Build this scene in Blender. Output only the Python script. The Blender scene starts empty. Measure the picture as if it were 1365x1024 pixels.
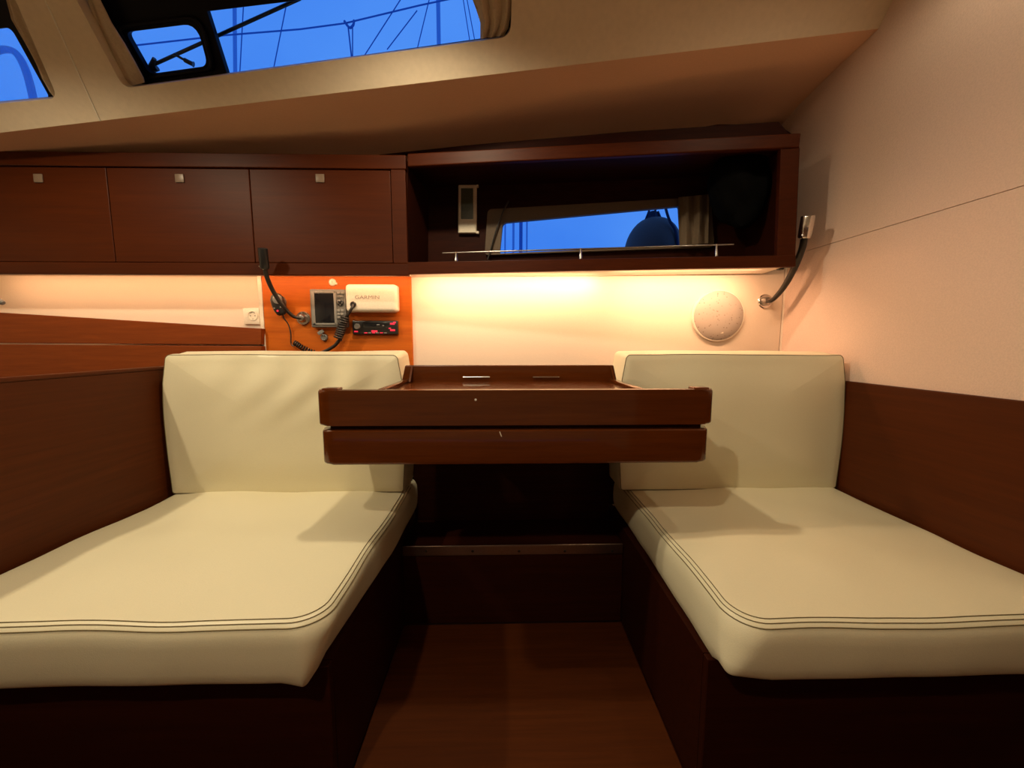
import bpy, bmesh, math, random
from mathutils import Vector, Matrix, noise
random.seed(4)
S = bpy.context.scene
COL = S.collection
V = Vector

# ------------------------------------------------------------------ camera
F = 520.0
PITCH = math.atan(56 / F)
YAW = -math.atan(11.5 / math.hypot(F, 56))
CAM = V((0, 0, 0.97))
cd = bpy.data.cameras.new('camera')
cam = bpy.data.objects.new('camera', cd)
COL.objects.link(cam)
cam.location = CAM
cam.rotation_euler = (math.pi / 2 - PITCH, 0, YAW)
cd.sensor_width = 36
cd.lens = F / 1365 * 36
cd.clip_start = 0.02
cd.clip_end = 500
S.camera = cam
ROT = cam.rotation_euler.to_matrix()


def ray(px, py):
    return ROT @ V(((px - 682.5) / F, -(py - 512) / F, -1))


def at(px, py, y):
    d = ray(px, py)
    return CAM + d * (y / d.y)


def onplane(px, py, P, N):
    d = ray(px, py)
    return CAM + d * ((P - CAM).dot(N) / d.dot(N))


# ------------------------------------------------------------------ world, exposure, lights
S.view_settings.view_transform = 'Standard'
S.view_settings.look = 'None'
S.view_settings.exposure = 0.0
S.view_settings.gamma = 1.0
S.view_settings.use_curve_mapping = False

w = bpy.data.worlds.new('dusk_sky')
S.world = w
w.use_nodes = True
nt = w.node_tree
nt.nodes.clear()
wo = nt.nodes.new('ShaderNodeOutputWorld')
bg = nt.nodes.new('ShaderNodeBackground')
tc = nt.nodes.new('ShaderNodeTexCoord')
nz = nt.nodes.new('ShaderNodeTexNoise')
nz.inputs['Scale'].default_value = 2.2
nz.inputs['Detail'].default_value = 4
cr = nt.nodes.new('ShaderNodeValToRGB')
cr.color_ramp.elements[0].position = 0.35
cr.color_ramp.elements[0].color = (0.050, 0.225, 0.86, 1)
cr.color_ramp.elements[1].position = 0.72
cr.color_ramp.elements[1].color = (0.085, 0.30, 0.93, 1)
nt.links.new(tc.outputs['Generated'], nz.inputs['Vector'])
nt.links.new(nz.outputs['Fac'], cr.inputs['Fac'])
nt.links.new(cr.outputs['Color'], bg.inputs['Color'])
nt.links.new(bg.outputs['Background'], wo.inputs['Surface'])
bg.inputs['Strength'].default_value = 1.0

WARM = (1.0, 0.83, 0.56)
LED = (1.0, 0.56, 0.30)


def spot(name, loc, target, watts, size=0.04, angle=150, blend=0.6, col=WARM):
    l = bpy.data.lights.new(name, 'SPOT')
    l.energy = watts
    l.color = col
    l.shadow_soft_size = size
    l.spot_size = math.radians(angle)
    l.spot_blend = blend
    o = bpy.data.objects.new(name, l)
    COL.objects.link(o)
    o.location = loc
    o.rotation_euler = (V(target) - V(loc)).to_track_quat('-Z', 'Y').to_euler()
    return o


def area(name, loc, direction, sx, sy, watts, col=LED):
    l = bpy.data.lights.new(name, 'AREA')
    l.shape = 'RECTANGLE'
    l.size = sx
    l.size_y = sy
    l.energy = watts
    l.color = col
    o = bpy.data.objects.new(name, l)
    COL.objects.link(o)
    o.location = loc
    o.rotation_euler = V(direction).to_track_quat('-Z', 'Y').to_euler()
    return o


# recessed ceiling lamps of the saloon (their housings are built with the ceiling below)
LAMPS = [((-1.48, 0.80, 1.93), 36.0), ((-0.25, 0.99, 1.98), 27.0), ((0.88, 0.80, 2.09), 6.0), ((-0.60, -0.30, 2.02), 42.0)]
for loc, wt in LAMPS:
    spot('ceiling_lamp_light', loc, (loc[0], loc[1], 0), wt, 0.03, 165, 0.5)
# led strip below the wall cabinet
LEDY = 1.62
area('led_light', (-1.25, LEDY, 1.243), (0, 0.55, -1), 1.7, 0.012, 6.5)
area('led_light', (0.02, LEDY, 1.243), (0, 0.55, -1), 0.75, 0.012, 3.3)
area('led_light', (0.72, LEDY - 0.085, 1.243), (0.05, 0.55, -1), 0.55, 0.012, 2.9)

# ------------------------------------------------------------------ materials


def new_mat(name):
    m = bpy.data.materials.new(name)
    m.use_nodes = True
    return m, m.node_tree, m.node_tree.nodes['Principled BSDF']


def plain(name, col, rough=0.5, metal=0.0, bump=0.0, scale=200, coat=0.0, emit=None, estr=1.0, var=0.06, spec=0.5):
    m, t, b = new_mat(name)
    b.inputs['Roughness'].default_value = rough
    b.inputs['Metallic'].default_value = metal
    b.inputs['Specular IOR Level'].default_value = spec
    b.inputs['Coat Weight'].default_value = coat
    co = t.nodes.new('ShaderNodeTexCoord')
    n = t.nodes.new('ShaderNodeTexNoise')
    n.inputs['Scale'].default_value = scale
    n.inputs['Detail'].default_value = 3
    t.links.new(co.outputs['Object'], n.inputs['Vector'])
    r = t.nodes.new('ShaderNodeValToRGB')
    r.color_ramp.elements[0].position = 0.3
    r.color_ramp.elements[1].position = 0.7
    r.color_ramp.elements[0].color = (*[c * (1 - var) for c in col], 1)
    r.color_ramp.elements[1].color = (*[min(1, c * (1 + var)) for c in col], 1)
    t.links.new(n.outputs['Fac'], r.inputs['Fac'])
    t.links.new(r.outputs['Color'], b.inputs['Base Color'])
    if bump:
        bp = t.nodes.new('ShaderNodeBump')
        bp.inputs['Strength'].default_value = bump
        bp.inputs['Distance'].default_value = 0.002
        t.links.new(n.outputs['Fac'], bp.inputs['Height'])
        t.links.new(bp.outputs['Normal'], b.inputs['Normal'])
    if emit:
        b.inputs['Emission Color'].default_value = (*emit, 1)
        b.inputs['Emission Strength'].default_value = estr
    return m


def wood(name, dark, light, rough=0.45, coat=0.0, spec=0.25, stretch=(1.2, 26, 26)):
    m, t, b = new_mat(name)
    co = t.nodes.new('ShaderNodeTexCoord')
    mp = t.nodes.new('ShaderNodeMapping')
    mp.inputs['Scale'].default_value = stretch
    n = t.nodes.new('ShaderNodeTexNoise')
    n.inputs['Scale'].default_value = 2.5
    n.inputs['Detail'].default_value = 6
    n.inputs['Roughness'].default_value = 0.6
    n.inputs['Distortion'].default_value = 0.4
    r = t.nodes.new('ShaderNodeValToRGB')
    r.color_ramp.elements[0].position = 0.3
    r.color_ramp.elements[1].position = 0.72
    r.color_ramp.elements[0].color = (*dark, 1)
    r.color_ramp.elements[1].color = (*light, 1)
    n2 = t.nodes.new('ShaderNodeTexNoise')
    n2.inputs['Scale'].default_value = 9
    n2.inputs['Detail'].default_value = 2
    mx = t.nodes.new('ShaderNodeMixRGB')
    mx.blend_type = 'MULTIPLY'
    mx.inputs['Fac'].default_value = 0.22
    t.links.new(co.outputs['Object'], mp.inputs['Vector'])
    t.links.new(mp.outputs['Vector'], n.inputs['Vector'])
    t.links.new(mp.outputs['Vector'], n2.inputs['Vector'])
    t.links.new(n.outputs['Fac'], r.inputs['Fac'])
    t.links.new(r.outputs['Color'], mx.inputs['Color1'])
    t.links.new(n2.outputs['Fac'], mx.inputs['Color2'])
    t.links.new(mx.outputs['Color'], b.inputs['Base Color'])
    b.inputs['Roughness'].default_value = rough
    b.inputs['Coat Weight'].default_value = coat
    b.inputs['Coat Roughness'].default_value = 0.06
    b.inputs['Specular IOR Level'].default_value = spec
    return m


WOOD = wood('mahogany', (0.056, 0.0095, 0.0010), (0.080, 0.0145, 0.0015), spec=0.14)
WOODY = wood('mahogany_fore_aft', (0.072, 0.0145, 0.0018), (0.100, 0.021, 0.0026), 0.5, 0.0, 0.18, stretch=(26, 1.2, 26))
WOODG = wood('mahogany_gloss', (0.100, 0.0205, 0.0018), (0.140, 0.031, 0.0028), 0.25, 0.5, 0.3)
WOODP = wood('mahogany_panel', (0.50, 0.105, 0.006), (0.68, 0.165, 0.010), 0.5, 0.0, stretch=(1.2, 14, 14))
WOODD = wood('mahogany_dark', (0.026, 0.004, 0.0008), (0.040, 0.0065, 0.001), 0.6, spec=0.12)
WOODF = wood('floor_veneer', (0.075, 0.017, 0.003), (0.105, 0.025, 0.004), 0.5, 0.0, 0.15, stretch=(1.2, 30, 30))
WOODL = wood('mahogany_lining_lit', (0.20, 0.038, 0.004), (0.27, 0.055, 0.006), 0.5)  # brightened mahogany; the led glow on the lining is in its colour
LEATHER = plain('cream_leather', (0.84, 0.775, 0.555), 0.40, bump=0.12, scale=420, var=0.02)
THREAD = plain('stitch_thread', (0.17, 0.13, 0.06), 0.8)
PIPING = plain('leather_piping', (0.70, 0.63, 0.42), 0.45)
VINYL = plain('wall_vinyl', (0.80, 0.60, 0.50), 0.62, bump=0.35, scale=260, var=0.05)
WHITE = plain('wall_laminate', (0.82, 0.70, 0.58), 0.5, var=0.02)
HEAD = plain('headliner_gelcoat', (0.74, 0.62, 0.46), 0.65, bump=0.05, scale=60, var=0.03)
SOFF = plain('soffit_fabric_bounce', (0.86, 0.52, 0.34), 0.8, bump=0.2, scale=240, var=0.03)  # orange led bounce is mixed into the fabric's base colour
DARKCLOTH = plain('black_cloth', (0.004, 0.004, 0.004), 0.9, spec=0.05, bump=0.4, scale=60)
CURT = plain('curtain_cloth', (0.55, 0.44, 0.31), 0.9, bump=0.3, scale=150)
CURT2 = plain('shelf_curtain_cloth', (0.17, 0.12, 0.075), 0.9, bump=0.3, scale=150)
SURR = plain('surround_vinyl', (0.13, 0.088, 0.055), 0.7)
THERM = plain('thermometer_plastic', (0.85, 0.76, 0.60), 0.4)
CHROME = plain('brushed_chrome', (0.75, 0.72, 0.68), 0.22, 1.0)
ALU = plain('satin_aluminium', (0.42, 0.38, 0.35), 0.3, 1.0)
RUBBER = plain('black_rubber', (0.018, 0.015, 0.013), 0.42)
BLACK = plain('black_plastic', (0.015, 0.014, 0.014), 0.3)
GREYP = plain('grey_plastic', (0.17, 0.165, 0.155), 0.4)
SCREEN = plain('dark_screen', (0.010, 0.011, 0.014), 0.12, coat=0.5)
LCD = plain('green_lcd', (0.10, 0.11, 0.07), 0.25)
WPLAST = plain('white_plastic', (0.82, 0.76, 0.64), 0.32, coat=0.2)
GPLAST = plain('pale_grey_plastic', (0.19, 0.13, 0.09), 0.4)
BUTT = plain('grey_button', (0.24, 0.235, 0.22), 0.4)
REDLED = plain('red_backlight', (0.6, 0.02, 0.05), 0.4, emit=(1.0, 0.03, 0.09), estr=0.5)
INK = plain('grey_print', (0.36, 0.31, 0.25), 0.6)
LABEL = plain('pale_print', (0.42, 0.42, 0.40), 0.6)
FRAMEB = plain('black_window_frame', (0.004, 0.0035, 0.006), 0.5, spec=0.12)
FEND = plain('fender_vinyl', (0.11, 0.065, 0.05), 0.6, spec=0.2)
NAVY = plain('navy_rope', (0.015, 0.016, 0.045), 0.8)
RIG = plain('rigging_steel', (0.04, 0.12, 0.36), 0.5)
MASTM = plain('mast_aluminium', (0.20, 0.30, 0.55), 0.5)
GLOW = plain('lamp_lens', (0.9, 0.85, 0.7), 0.5, emit=(1, 0.8, 0.5), estr=3.0)
LEDM = plain('led_tape', (0.9, 0.8, 0.6), 0.5, emit=(1, 0.6, 0.24), estr=2.5)

# speckled speaker cover
m, t, b = new_mat('speckled_cover')
co = t.nodes.new('ShaderNodeTexCoord')
n = t.nodes.new('ShaderNodeTexVoronoi')
n.inputs['Scale'].default_value = 75
r = t.nodes.new('ShaderNodeValToRGB')
r.color_ramp.elements[0].position = 0.12
r.color_ramp.elements[0].color = (0.26, 0.20, 0.16, 1)
r.color_ramp.elements[1].position = 0.24
r.color_ramp.elements[1].color = (0.45, 0.39, 0.35, 1)
t.links.new(co.outputs['Object'], n.inputs['Vector'])
t.links.new(n.outputs['Distance'], r.inputs['Fac'])
t.links.new(r.outputs['Color'], b.inputs['Base Color'])
b.inputs['Roughness'].default_value = 0.55
SPECK = m

# window glass: real pane, see-through with a faint mirror reflection
m, t, b = new_mat('window_glass')
t.nodes.remove(b)
out = t.nodes['Material Output']
tr = t.nodes.new('ShaderNodeBsdfTransparent')
tr.inputs['Color'].default_value = (0.97, 0.98, 1, 1)
gl = t.nodes.new('ShaderNodeBsdfGlossy')
gl.inputs['Roughness'].default_value = 0.02
fr = t.nodes.new('ShaderNodeFresnel')
fr.inputs['IOR'].default_value = 1.15
mx = t.nodes.new('ShaderNodeMixShader')
t.links.new(fr.outputs['Fac'], mx.inputs['Fac'])
t.links.new(tr.outputs['BSDF'], mx.inputs[1])
t.links.new(gl.outputs['BSDF'], mx.inputs[2])
t.links.new(mx.outputs['Shader'], out.inputs['Surface'])
GLASS = m

# ------------------------------------------------------------------ object helpers
WL = {}


def meta(o, label=None, cat=None, group=None, kind=None):
    if label:
        o['label'] = label
    if cat:
        o['category'] = cat
    if group:
        o['group'] = group
    if kind:
        o['kind'] = kind
    return o


def empty(name, loc, label=None, cat=None, group=None, kind=None):
    o = bpy.data.objects.new(name, None)
    COL.objects.link(o)
    o.location = loc
    o.empty_display_size = 0.05
    WL[o] = V(loc)
    return meta(o, label, cat, group, kind)


def mk(name, bm, mat, parent=None, smooth=False, label=None, cat=None, group=None, kind=None, normals=True):
    if normals:
        bmesh.ops.recalc_face_normals(bm, faces=bm.faces)
    xs = [v.co for v in bm.verts]
    lo = V((min(c.x for c in xs), min(c.y for c in xs), min(c.z for c in xs)))
    hi = V((max(c.x for c in xs), max(c.y for c in xs), max(c.z for c in xs)))
    c = V(((lo.x + hi.x) / 2, (lo.y + hi.y) / 2, lo.z))
    for v in bm.verts:
        v.co -= c
    me = bpy.data.meshes.new(name)
    bm.to_mesh(me)
    bm.free()
    me.materials.append(mat)
    if smooth:
        for p in me.polygons:
            p.use_smooth = True
        try:
            me.set_sharp_from_angle(angle=math.radians(38))
        except Exception:
            pass
    o = bpy.data.objects.new(name, me)
    COL.objects.link(o)
    WL[o] = c
    if parent:
        o.parent = parent
        o.location = c - WL[parent]
    else:
        o.location = c
    return meta(o, label, cat, group, kind)


def B():
    return bmesh.new()


def box(bm, x0, x1, y0, y1, z0, z1, bev=0.0, seg=2):
    r = bmesh.ops.create_cube(bm, size=1)
    vs = r['verts']
    for v in vs:
        v.co = V(((x0 + x1) / 2 + v.co.x * (x1 - x0), (y0 + y1) / 2 + v.co.y * (y1 - y0), (z0 + z1) / 2 + v.co.z * (z1 - z0)))
    if bev:
        es = list({e for v in vs for e in v.link_edges})
        bmesh.ops.bevel(bm, geom=es, offset=bev, segments=seg, profile=0.5, affect='EDGES')
    return bm


def hexa(bm, a, b_, bev=0.0):
    """a, b_: two quads of 4 points each, corresponding."""
    va = [bm.verts.new(p) for p in a]
    vb = [bm.verts.new(p) for p in b_]
    n = len(va)
    bm.faces.new(va)
    bm.faces.new(vb[::-1])
    for i in range(n):
        bm.faces.new((va[i], vb[i], vb[(i + 1) % n], va[(i + 1) % n]))
    if bev:
        es = list({e for v in va + vb for e in v.link_edges})
        bmesh.ops.bevel(bm, geom=es, offset=bev, segments=2, profile=0.5, affect='EDGES')
    return bm


def prism(bm, pts, ext, bev=0.0):
    ext = V(ext)
    return hexa(bm, pts, [V(p) + ext for p in pts], bev)


def spline(pts, n=8):
    pts = [V(p) for p in pts]
    P = [pts[0] * 2 - pts[1]] + pts + [pts[-1] * 2 - pts[-2]]
    out = []
    for i in range(1, len(P) - 2):
        for k in range(n):
            u = k / n
            a, b_, c, d = P[i - 1], P[i], P[i + 1], P[i + 2]
            out.append(0.5 * ((2 * b_) + (c - a) * u + (2 * a - 5 * b_ + 4 * c - d) * u * u + (3 * b_ - a - 3 * c + d) * u ** 3))
    out.append(pts[-1])
    return out


def tube(bm, pts, rad, n=10, closed=False):
    pts = [V(p) for p in pts]
    m_ = len(pts)
    rr = rad if isinstance(rad, (list, tuple)) else [rad] * m_
    rings = []
    t0 = (pts[1] - pts[0]).normalized()
    up = V((0, 0, 1)) if abs(t0.z) < 0.9 else V((1, 0, 0))
    nrm = t0.cross(up).normalized()
    for i, p in enumerate(pts):
        if closed:
            tg = (pts[(i + 1) % m_] - pts[i - 1]).normalized()
        else:
            tg = (pts[min(i + 1, m_ - 1)] - pts[max(i - 1, 0)]).normalized()
        nrm = (nrm - tg * nrm.dot(tg)).normalized()
        bn = tg.cross(nrm)
        rings.append([bm.verts.new(p + (nrm * math.cos(a) + bn * math.sin(a)) * rr[i]) for a in [2 * math.pi * k / n for k in range(n)]])
    for i in range(m_ - (0 if closed else 1)):
        A, C = rings[i], rings[(i + 1) % m_]
        for k in range(n):
            bm.faces.new((A[k], A[(k + 1) % n], C[(k + 1) % n], C[k]))
    if not closed:
        bm.faces.new(rings[0][::-1])
        bm.faces.new(rings[-1])
    return bm


def lathe(bm, prof, org, axis, n=28):
    """prof: (radius, height along axis)."""
    axis = V(axis).normalized()
    up = V((0, 0, 1)) if abs(axis.z) < 0.9 else V((1, 0, 0))
    u = axis.cross(up).normalized()
    v_ = axis.cross(u)
    org = V(org)
    rings = []
    for r_, h in prof:
        rings.append([bm.verts.new(org + axis * h + (u * math.cos(a) + v_ * math.sin(a)) * max(r_, 1e-5)) for a in [2 * math.pi * k / n for k in range(n)]])
    for i in range(len(rings) - 1):
        A, C = rings[i], rings[i + 1]
        for k in range(n):
            bm.faces.new((A[k], A[(k + 1) % n], C[(k + 1) % n], C[k]))
    bm.faces.new(rings[0][::-1])
    bm.faces.new(rings[-1])
    return bm


def rounded(pts, rad, n=5):
    """round the corners of a planar polygon; rad: number or list."""
    pts = [V(p) for p in pts]
    m_ = len(pts)
    rs = rad if isinstance(rad, (list, tuple)) else [rad] * m_
    out = []
    for i, p in enumerate(pts):
        a, c = pts[i - 1], pts[(i + 1) % m_]
        r_ = rs[i]
        if r_ <= 0:
            out.append(p)
            continue
        A = p + (a - p).normalized() * min(r_, (a - p).length * 0.49)
        C = p + (c - p).normalized() * min(r_, (c - p).length * 0.49)
        for k in range(n + 1):
            u = k / n
            out.append(A * (1 - u) ** 2 + p * 2 * u * (1 - u) + C * u * u)
    return out


def plate(bm, outer, holes, ext):
    """flat plate with holes, thickened by the vector ext."""
    edges = []
    for loop in [outer] + list(holes):
        vs = [bm.verts.new(p) for p in loop]
        for i in range(len(vs)):
            edges.append(bm.edges.new((vs[i], vs[(i + 1) % len(vs)])))
    r_ = bmesh.ops.triangle_fill(bm, use_beauty=True, use_dissolve=False, edges=edges)
    fs = [g for g in r_['geom'] if isinstance(g, bmesh.types.BMFace)]
    e = bmesh.ops.extrude_face_region(bm, geom=fs)
    for g in e['geom']:
        if isinstance(g, bmesh.types.BMVert):
            g.co += V(ext)
    # extrude_face_region drops the source faces when extruding; add them back if missing
    if not any(f.is_valid for f in fs):
        pass
    return bm


def rrect(a0, a1, b0, b1, r_, d, nc=10, ns=34):
    a0 += d
    a1 -= d
    b0 += d
    b1 -= d
    rs = [max(q - d * 0.6, 0.002) for q in r_]
    cs = [(a1 - rs[0], b0 + rs[0], -90, rs[0]), (a1 - rs[1], b1 - rs[1], 0, rs[1]), (a0 + rs[2], b1 - rs[2], 90, rs[2]), (a0 + rs[3], b0 + rs[3], 180, rs[3])]
    pts = []
    for i, (cx, cy, s, q) in enumerate(cs):
        arc = [(cx + q * math.cos(math.radians(s + 90 * k / nc)), cy + q * math.sin(math.radians(s + 90 * k / nc))) for k in range(nc + 1)]
        pts += arc
        c2 = cs[(i + 1) % 4]
        nx = (c2[0] + c2[3] * math.cos(math.radians(c2[2])), c2[1] + c2[3] * math.sin(math.radians(c2[2])))
        for k in range(1, ns):
            u = k / ns
            pts.append((arc[-1][0] * (1 - u) + nx[0] * u, arc[-1][1] * (1 - u) + nx[1] * u))
    return pts


def cushion(bm, a0, a1, b0, b1, prof, mapf, inner=14, crown=0.008):
    """prof rings: (inset, height, corner radii[4]).  The last ring is filled inwards."""
    rings = []
    for d, h, rs in prof:
        rings.append([(p[0], p[1], h) for p in rrect(a0, a1, b0, b1, rs, d)])
    last = rings[-1]
    ca, cb = (a0 + a1) / 2, (b0 + b1) / 2
    h = last[0][2]
    for k in range(1, inner):
        s = 1 - k / inner
        q = []
        for p in last:
            U = (p[0] - ca) * s / (a1 - a0) * 2
            W = (p[1] - cb) * s / (b1 - b0) * 2
            q.append((ca + (p[0] - ca) * s, cb + (p[1] - cb) * s, h + crown * max(0, 1 - U ** 4) * max(0, 1 - W ** 4) * (1 - s ** 4)))
        rings.append(q)
    vr = [[bm.verts.new(mapf(*p)) for p in rg] for rg in rings]
    n_ = len(vr[0])
    for i in range(len(vr) - 1):
        for k in range(n_):
            bm.faces.new((vr[i][k], vr[i][(k + 1) % n_], vr[i + 1][(k + 1) % n_], vr[i + 1][k]))
    bm.faces.new(vr[0][::-1])
    c = bm.verts.new(mapf(ca, cb, h + crown))
    for k in range(n_):
        bm.faces.new((vr[-1][k], vr[-1][(k + 1) % n_], c))
    return bm


def text(name, s, size, loc, mat, parent, depth=0.0006, xscale=1.0):
    cu = bpy.data.curves.new(name, 'FONT')
    cu.body = s
    cu.size = size
    cu.extrude = depth
    cu.align_x = 'CENTER'
    cu.align_y = 'CENTER'
    tmp = bpy.data.objects.new(name, cu)
    COL.objects.link(tmp)
    dg = bpy.context.evaluated_depsgraph_get()
    me = bpy.data.meshes.new_from_object(tmp.evaluated_get(dg))
    bpy.data.objects.remove(tmp)
    bm = B()
    bm.from_mesh(me)
    for v in bm.verts:
        v.co = V((v.co.x * xscale + loc[0], loc[1] - v.co.z, v.co.y + loc[2]))
    return mk(name, bm, mat, parent, normals=True)


# ------------------------------------------------------------------ floor
XL, XR = -1.15, 1.195
o = mk('floor', box(B(), -2.45, 1.3, -2.3, 2.0, -0.04, -0.012), WOODD, kind='structure')
fl = o
# raised removable sole boards
mk('floor_board', box(B(), -0.345, 0.408, 0.42, 1.255, -0.0125, 0.0, 0.002), WOODF, fl)
mk('floor_board', box(B(), -1.5, 1.15, -0.52, 0.414, -0.0125, 0.0, 0.002), WOODF, fl)
mk('floor_board', box(B(), -1.5, 1.15, -1.5, -0.526, -0.0125, 0.0, 0.002), WOODF, fl)

# ------------------------------------------------------------------ headliner geometry
E1L = at(0, 177, 1.485)
E1R = V((1.2, 1.328, 1.961))
dirE = (E1L - E1R).normalized()
E1LL = E1R + dirE * ((-2.4 - 1.2) / dirE.x)
VU = V((0, -0.62, 0.785)).normalized()
NB = dirE.cross(VU).normalized()
if NB.y < 0:
    NB = -NB
TOP = 0.36
TL, TR = E1LL + VU * TOP, E1R + VU * TOP


def onB(px, py, off=0.0):
    return onplane(px, py, E1R + NB * off, NB)


# soffit (side deck underside)
sof = B()
profL = [(E1LL.y, E1LL.z), (E1LL.y + 0.14, E1LL.z + 0.003), (E1LL.y + 0.22, E1LL.z - 0.01), (E1LL.y + 0.30, E1LL.z - 0.06), (2.05, 1.45)]
profR = [(E1R.y, E1R.z), (1.50, 1.943), (1.66, 1.922), (1.80, 1.885), (1.98, 1.70)]
rows = []
for (ya, za), (yb, zb) in zip(profL, profR):
    rows.append([V((-2.4 + 3.6 * i / 12, ya + (yb - ya) * i / 12, za + (zb - za) * i / 12)) for i in range(13)])
vv = [[sof.verts.new(p) for p in rw] for rw in rows]
vt = [[sof.verts.new(p + V((0, 0.02, 0.03))) for p in rw] for rw in rows]
for i in range(len(rows) - 1):
    for k in range(12):
        sof.faces.new((vv[i][k], vv[i][k + 1], vv[i + 1][k + 1], vv[i + 1][k]))
        sof.faces.new((vt[i][k], vt[i + 1][k], vt[i + 1][k + 1], vt[i][k + 1]))
mk('ceiling', sof, SOFF, smooth=True, kind='structure')

# sloped coachroof liner in two panels with the window openings
TH = NB * 0.075
seam_b, seam_t = onB(133, 160), onB(60, 0)
seam_dir = (seam_t - seam_b).normalized()
k_ = TOP / seam_dir.dot(VU)
sb = E1R + dirE * ((seam_b - E1R).dot(dirE))
st = sb + (seam_t - seam_b).normalized() * ((TOP) / (seam_t - seam_b).normalized().dot(VU))
g = dirE * 0.0016
hole = rounded([onB(165, 118), onB(681, 49), onB(683, -45), onB(78, -45)], [0.03, 0.035, 0.05, 0.05])
hole[:] = hole
lp = mk('wall_coachroof_side', plate(B(), [sb - g, E1R, TR, st - g], [hole], TH), HEAD, kind='structure')
hole2 = rounded([onB(-150, 152), onB(77, 131), onB(8, -30), onB(-150, -30)], [0.03, 0.03, 0.06, 0.05])
mk('panel', plate(B(), [E1LL, sb + g, st + g, TL], [hole2], TH), HEAD, lp)
mk('backing', plate(B(), [E1LL + TH, E1R + TH, TR + TH, TL + TH], [[p + TH for p in hole], [p + TH for p in hole2]], NB * 0.004), HEAD, lp)

mk('joint_bead', tube(B(), [sb - NB * 0.0005, st - NB * 0.0005], 0.0022, 8), WPLAST, lp, True, label='pale joint bead')

# main ceiling
ce = B()
prism(ce, [TL, TR, V((1.2, -2.3, TR.z + 0.02)), V((-2.4, -2.3, TL.z + 0.04))], (0, 0, 0.03))
ceil = mk('ceiling_saloon', ce, HEAD, kind='structure')
ceil.name = 'ceiling'


def ceil_z(x, y):
    u = (x + 2.4) / 3.6
    return TL.z + (TR.z - TL.z) * u + 0.0


LAMP_LABELS = ['round ceiling lamp over the left partition, above the frame', 'round ceiling lamp straight above the table, above the frame', 'round ceiling lamp over the right seat, above the frame', 'round ceiling lamp behind the viewer, out of view']
for (loc, wt), lamp_label in zip(LAMPS, LAMP_LABELS):
    x, y, z = loc
    zc = ceil_z(x, y) + 0.01
    e = empty('ceiling_lamp', (x, y, zc), lamp_label, 'lamp', 'recessed ceiling lamps')
    mk('housing', lathe(B(), [(0.03, 0.0), (0.038, 0.0), (0.038, 0.03), (0.03, 0.03)], (x, y, zc - 0.02), (0, 0, 1), 24), CHROME, e, True)
    mk('lens', lathe(B(), [(0.028, 0), (0.028, 0.004)], (x, y, zc - 0.006), (0, 0, 1), 20), GLOW, e)

# ------------------------------------------------------------------ main coachroof window
OFF = 0.070


def oB(px, py, o_=0.0):
    return onB(px, py, OFF + o_)


win = empty('window_1', oB(400, 60), kind='structure')
wf = B()
port = rounded([oB(199, 99), oB(277, 88), oB(262, 31), oB(167, 43)], [0.02, 0.025, 0.045, 0.018])
fixg = rounded([oB(303, 99), oB(646, 51), oB(640, -60), oB(262, -60), oB(276, 14), oB(277, 16)], [0.008, 0.01, 0, 0, 0, 0])
fixg = [oB(303, 99), oB(646, 51), oB(628, -14), oB(400, 0), oB(276, 15)]
plate(wf, [oB(150, 121), oB(700, 44), oB(700, -60), oB(100, -60), oB(138, 20), oB(180, 112)], [port, fixg], NB * 0.02)
mk('window_frame', wf, FRAMEB, win)
mk('pane', plate(B(), [p + NB * 0.008 for p in [oB(195, 104), oB(283, 92), oB(266, 26), oB(160, 38)]], [], NB * 0.003), GLASS, win)
mk('pane', plate(B(), [p + NB * 0.008 for p in [oB(298, 103), oB(655, 54), oB(630, -22), oB(400, -8), oB(268, 8)]], [], NB * 0.003), GLASS, win)
# raised rim of the opening portlight
rim = [p + NB * -0.006 for p in rounded([oB(194, 104), oB(286, 92), oB(268, 22), oB(158, 36)], [0.02, 0.025, 0.045, 0.018])]
mk('portlight_frame', tube(B(), rim, 0.007, 8, True), FRAMEB, win, True)

# left window (mostly out of frame)
win2 = empty('window_2', oB(0, 90), kind='structure')
g2 = [oB(-160, 161), oB(66, 130), oB(14, 36), oB(-160, 60)]
plate_b = plate(B(), [oB(-170, 175), oB(100, 140), oB(40, -40), oB(-170, -40)], [rounded(g2, [0.01, 0.012, 0.02, 0.01])], NB * 0.02)
mk('window_frame', plate_b, FRAMEB, win2)
mk('pane', plate(B(), [p + NB * 0.008 for p in [oB(-165, 168), oB(74, 136), oB(18, 28), oB(-165, 52)]], [], NB * 0.003), GLASS, win2)


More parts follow.
